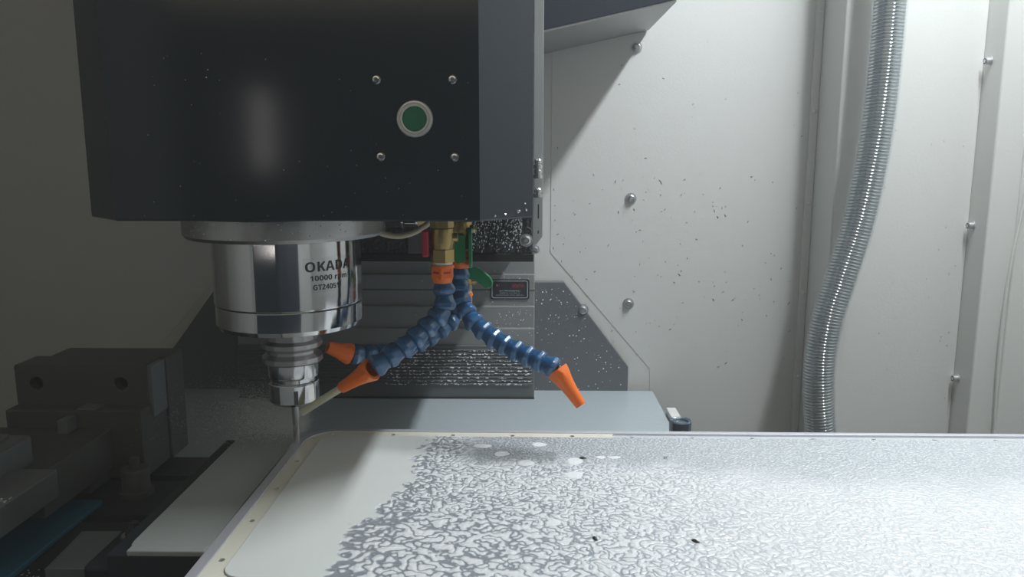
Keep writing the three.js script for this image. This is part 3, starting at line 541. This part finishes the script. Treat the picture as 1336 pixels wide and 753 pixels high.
/* ------------------------------------------------------------------ corrugated hose and cable on the right */
{
  const t = thing('corrugated_hose', 'thick grey wire-wound hose hanging in front of the white wall', 'hose', [0.506, 0.42, -1.30]);
  const P = [[0.56, 2.4, -1.30], [0.567, 1.9, -1.30], [0.570, 1.62, -1.30], [0.5695, 1.49, -1.30], [0.567, 1.35, -1.30], [0.5605, 1.254, -1.30], [0.545, 1.143, -1.30], [0.524, 1.054, -1.30], [0.505, 0.976, -1.30], [0.4975, 0.897, -1.30], [0.506, 0.789, -1.30], [0.53, 0.66, -1.30], [0.545, 0.42, -1.30]].map(([x, y, z]) => new THREE.Vector3(x - 0.506, y - 0.42, z + 1.30));
  const curve = new THREE.CatmullRomCurve3(P, false, 'centripetal'), N = 240;
  part('hose_wall', new THREE.TubeGeometry(curve, 200, 0.0231, 28, false), M.hosegrey, t);
  // wire helix just proud of the wall
  const Lc = curve.getLength(), pitch = 0.0053, turns = Lc / pitch, fr = curve.computeFrenetFrames(N), wp = [], per = 20;
  const total = Math.floor(turns * per);
  for (let i = 0; i <= total; i++) { const u = i / total, k = Math.min(N - 1, Math.floor(u * N)), p = curve.getPointAt(u), a = i / per * Math.PI * 2; wp.push(p.add(fr.normals[k].clone().multiplyScalar(Math.cos(a) * 0.0224)).add(fr.binormals[k].clone().multiplyScalar(Math.sin(a) * 0.0224))); }
  // plain sweep (six-sided) along the dense polyline
  const R = 0.0019, pos = [], idx = []; for (let i = 0; i < wp.length; i++) { const a = wp[Math.max(0, i - 1)], b = wp[Math.min(wp.length - 1, i + 1)], d = b.clone().sub(a).normalize(); const c = curve.getPointAt(Math.min(1, i / total)); const n = wp[i].clone().sub(c).normalize(), m = d.clone().cross(n).normalize(); for (let q = 0; q < 7; q++) { const w = q / 7 * Math.PI * 2; const v = wp[i].clone().addScaledVector(n, Math.cos(w) * R).addScaledVector(m, Math.sin(w) * R); pos.push(v.x, v.y, v.z); } if (i) for (let q = 0; q < 7; q++) { const A0 = (i - 1) * 7 + q, B0 = (i - 1) * 7 + (q + 1) % 7, C0 = i * 7 + q, D0 = i * 7 + (q + 1) % 7; idx.push(A0, B0, C0, B0, D0, C0); } }
  const hg = new THREE.BufferGeometry(); hg.setAttribute('position', new THREE.BufferAttribute(new Float32Array(pos), 3)); hg.setIndex(idx); hg.computeVertexNormals();
  part('wire_coil', hg, M.wire, t, 'shiny wire coil');
  part('clear_sleeve', new THREE.TubeGeometry(curve, 200, 0.0262, 28, false), M.sleeve, t);
}
{
  const t = thing('thin_cable', 'thin pale cable hanging down the far right panel', 'cable', [0.76, 0.42, -1.29]);
  part('cable', tube([[0.748, 2.4, -1.291], [0.768, 1.7, -1.2905], [0.788, 1.25, -1.2905], [0.772, 1.06, -1.2905], [0.7685, 0.95, -1.2905], [0.774, 0.79, -1.2905], [0.79, 0.42, -1.2905]].map(([x, y, z]) => [x - 0.76 + 0.02, y - 0.42, z + 1.29]), 0.0022, 60, 8), M.white, t);
}

{ // spray mist round the cutting edge
  const t = thing('coolant_mist', 'faint pale spray mist hanging round the end mill', 'mist', [-0.272, 0.975, -0.85]); t.userData.kind = 'stuff';
  const m = std('mist', [0.80, 0.80, 0.78], 0.6), g = () => (rnd() + rnd() + rnd() + rnd() - 2) / 1.15, d = [];
  while (d.length < 30000) {                                 // fine droplets, densest at the cutter, thinning to the left
    const k = Math.pow(rnd(), 1.5), x = 0.014 - 0.075 * k + g() * (0.012 + 0.055 * k), y = -0.028 + g() * (0.010 + 0.036 * k) + 0.014 * k, z = g() * (0.02 + 0.05 * k) - 0.01, s = rr(0.5, 1.3);
    if (y < -0.04 || (x > -0.012 && y > 0.0)) continue;
    d.push(M4([x, y, z], [rr(0, 3), rr(0, 3), 0], [s, s, s]));
  }
  scatter('droplet', new THREE.OctahedronGeometry(0.00027, 0), m, t, d);
}
scene.traverse((o) => { if (o.isMesh) { o.castShadow = true; o.receiveShadow = true; } });
renderer.render(scene, camera);
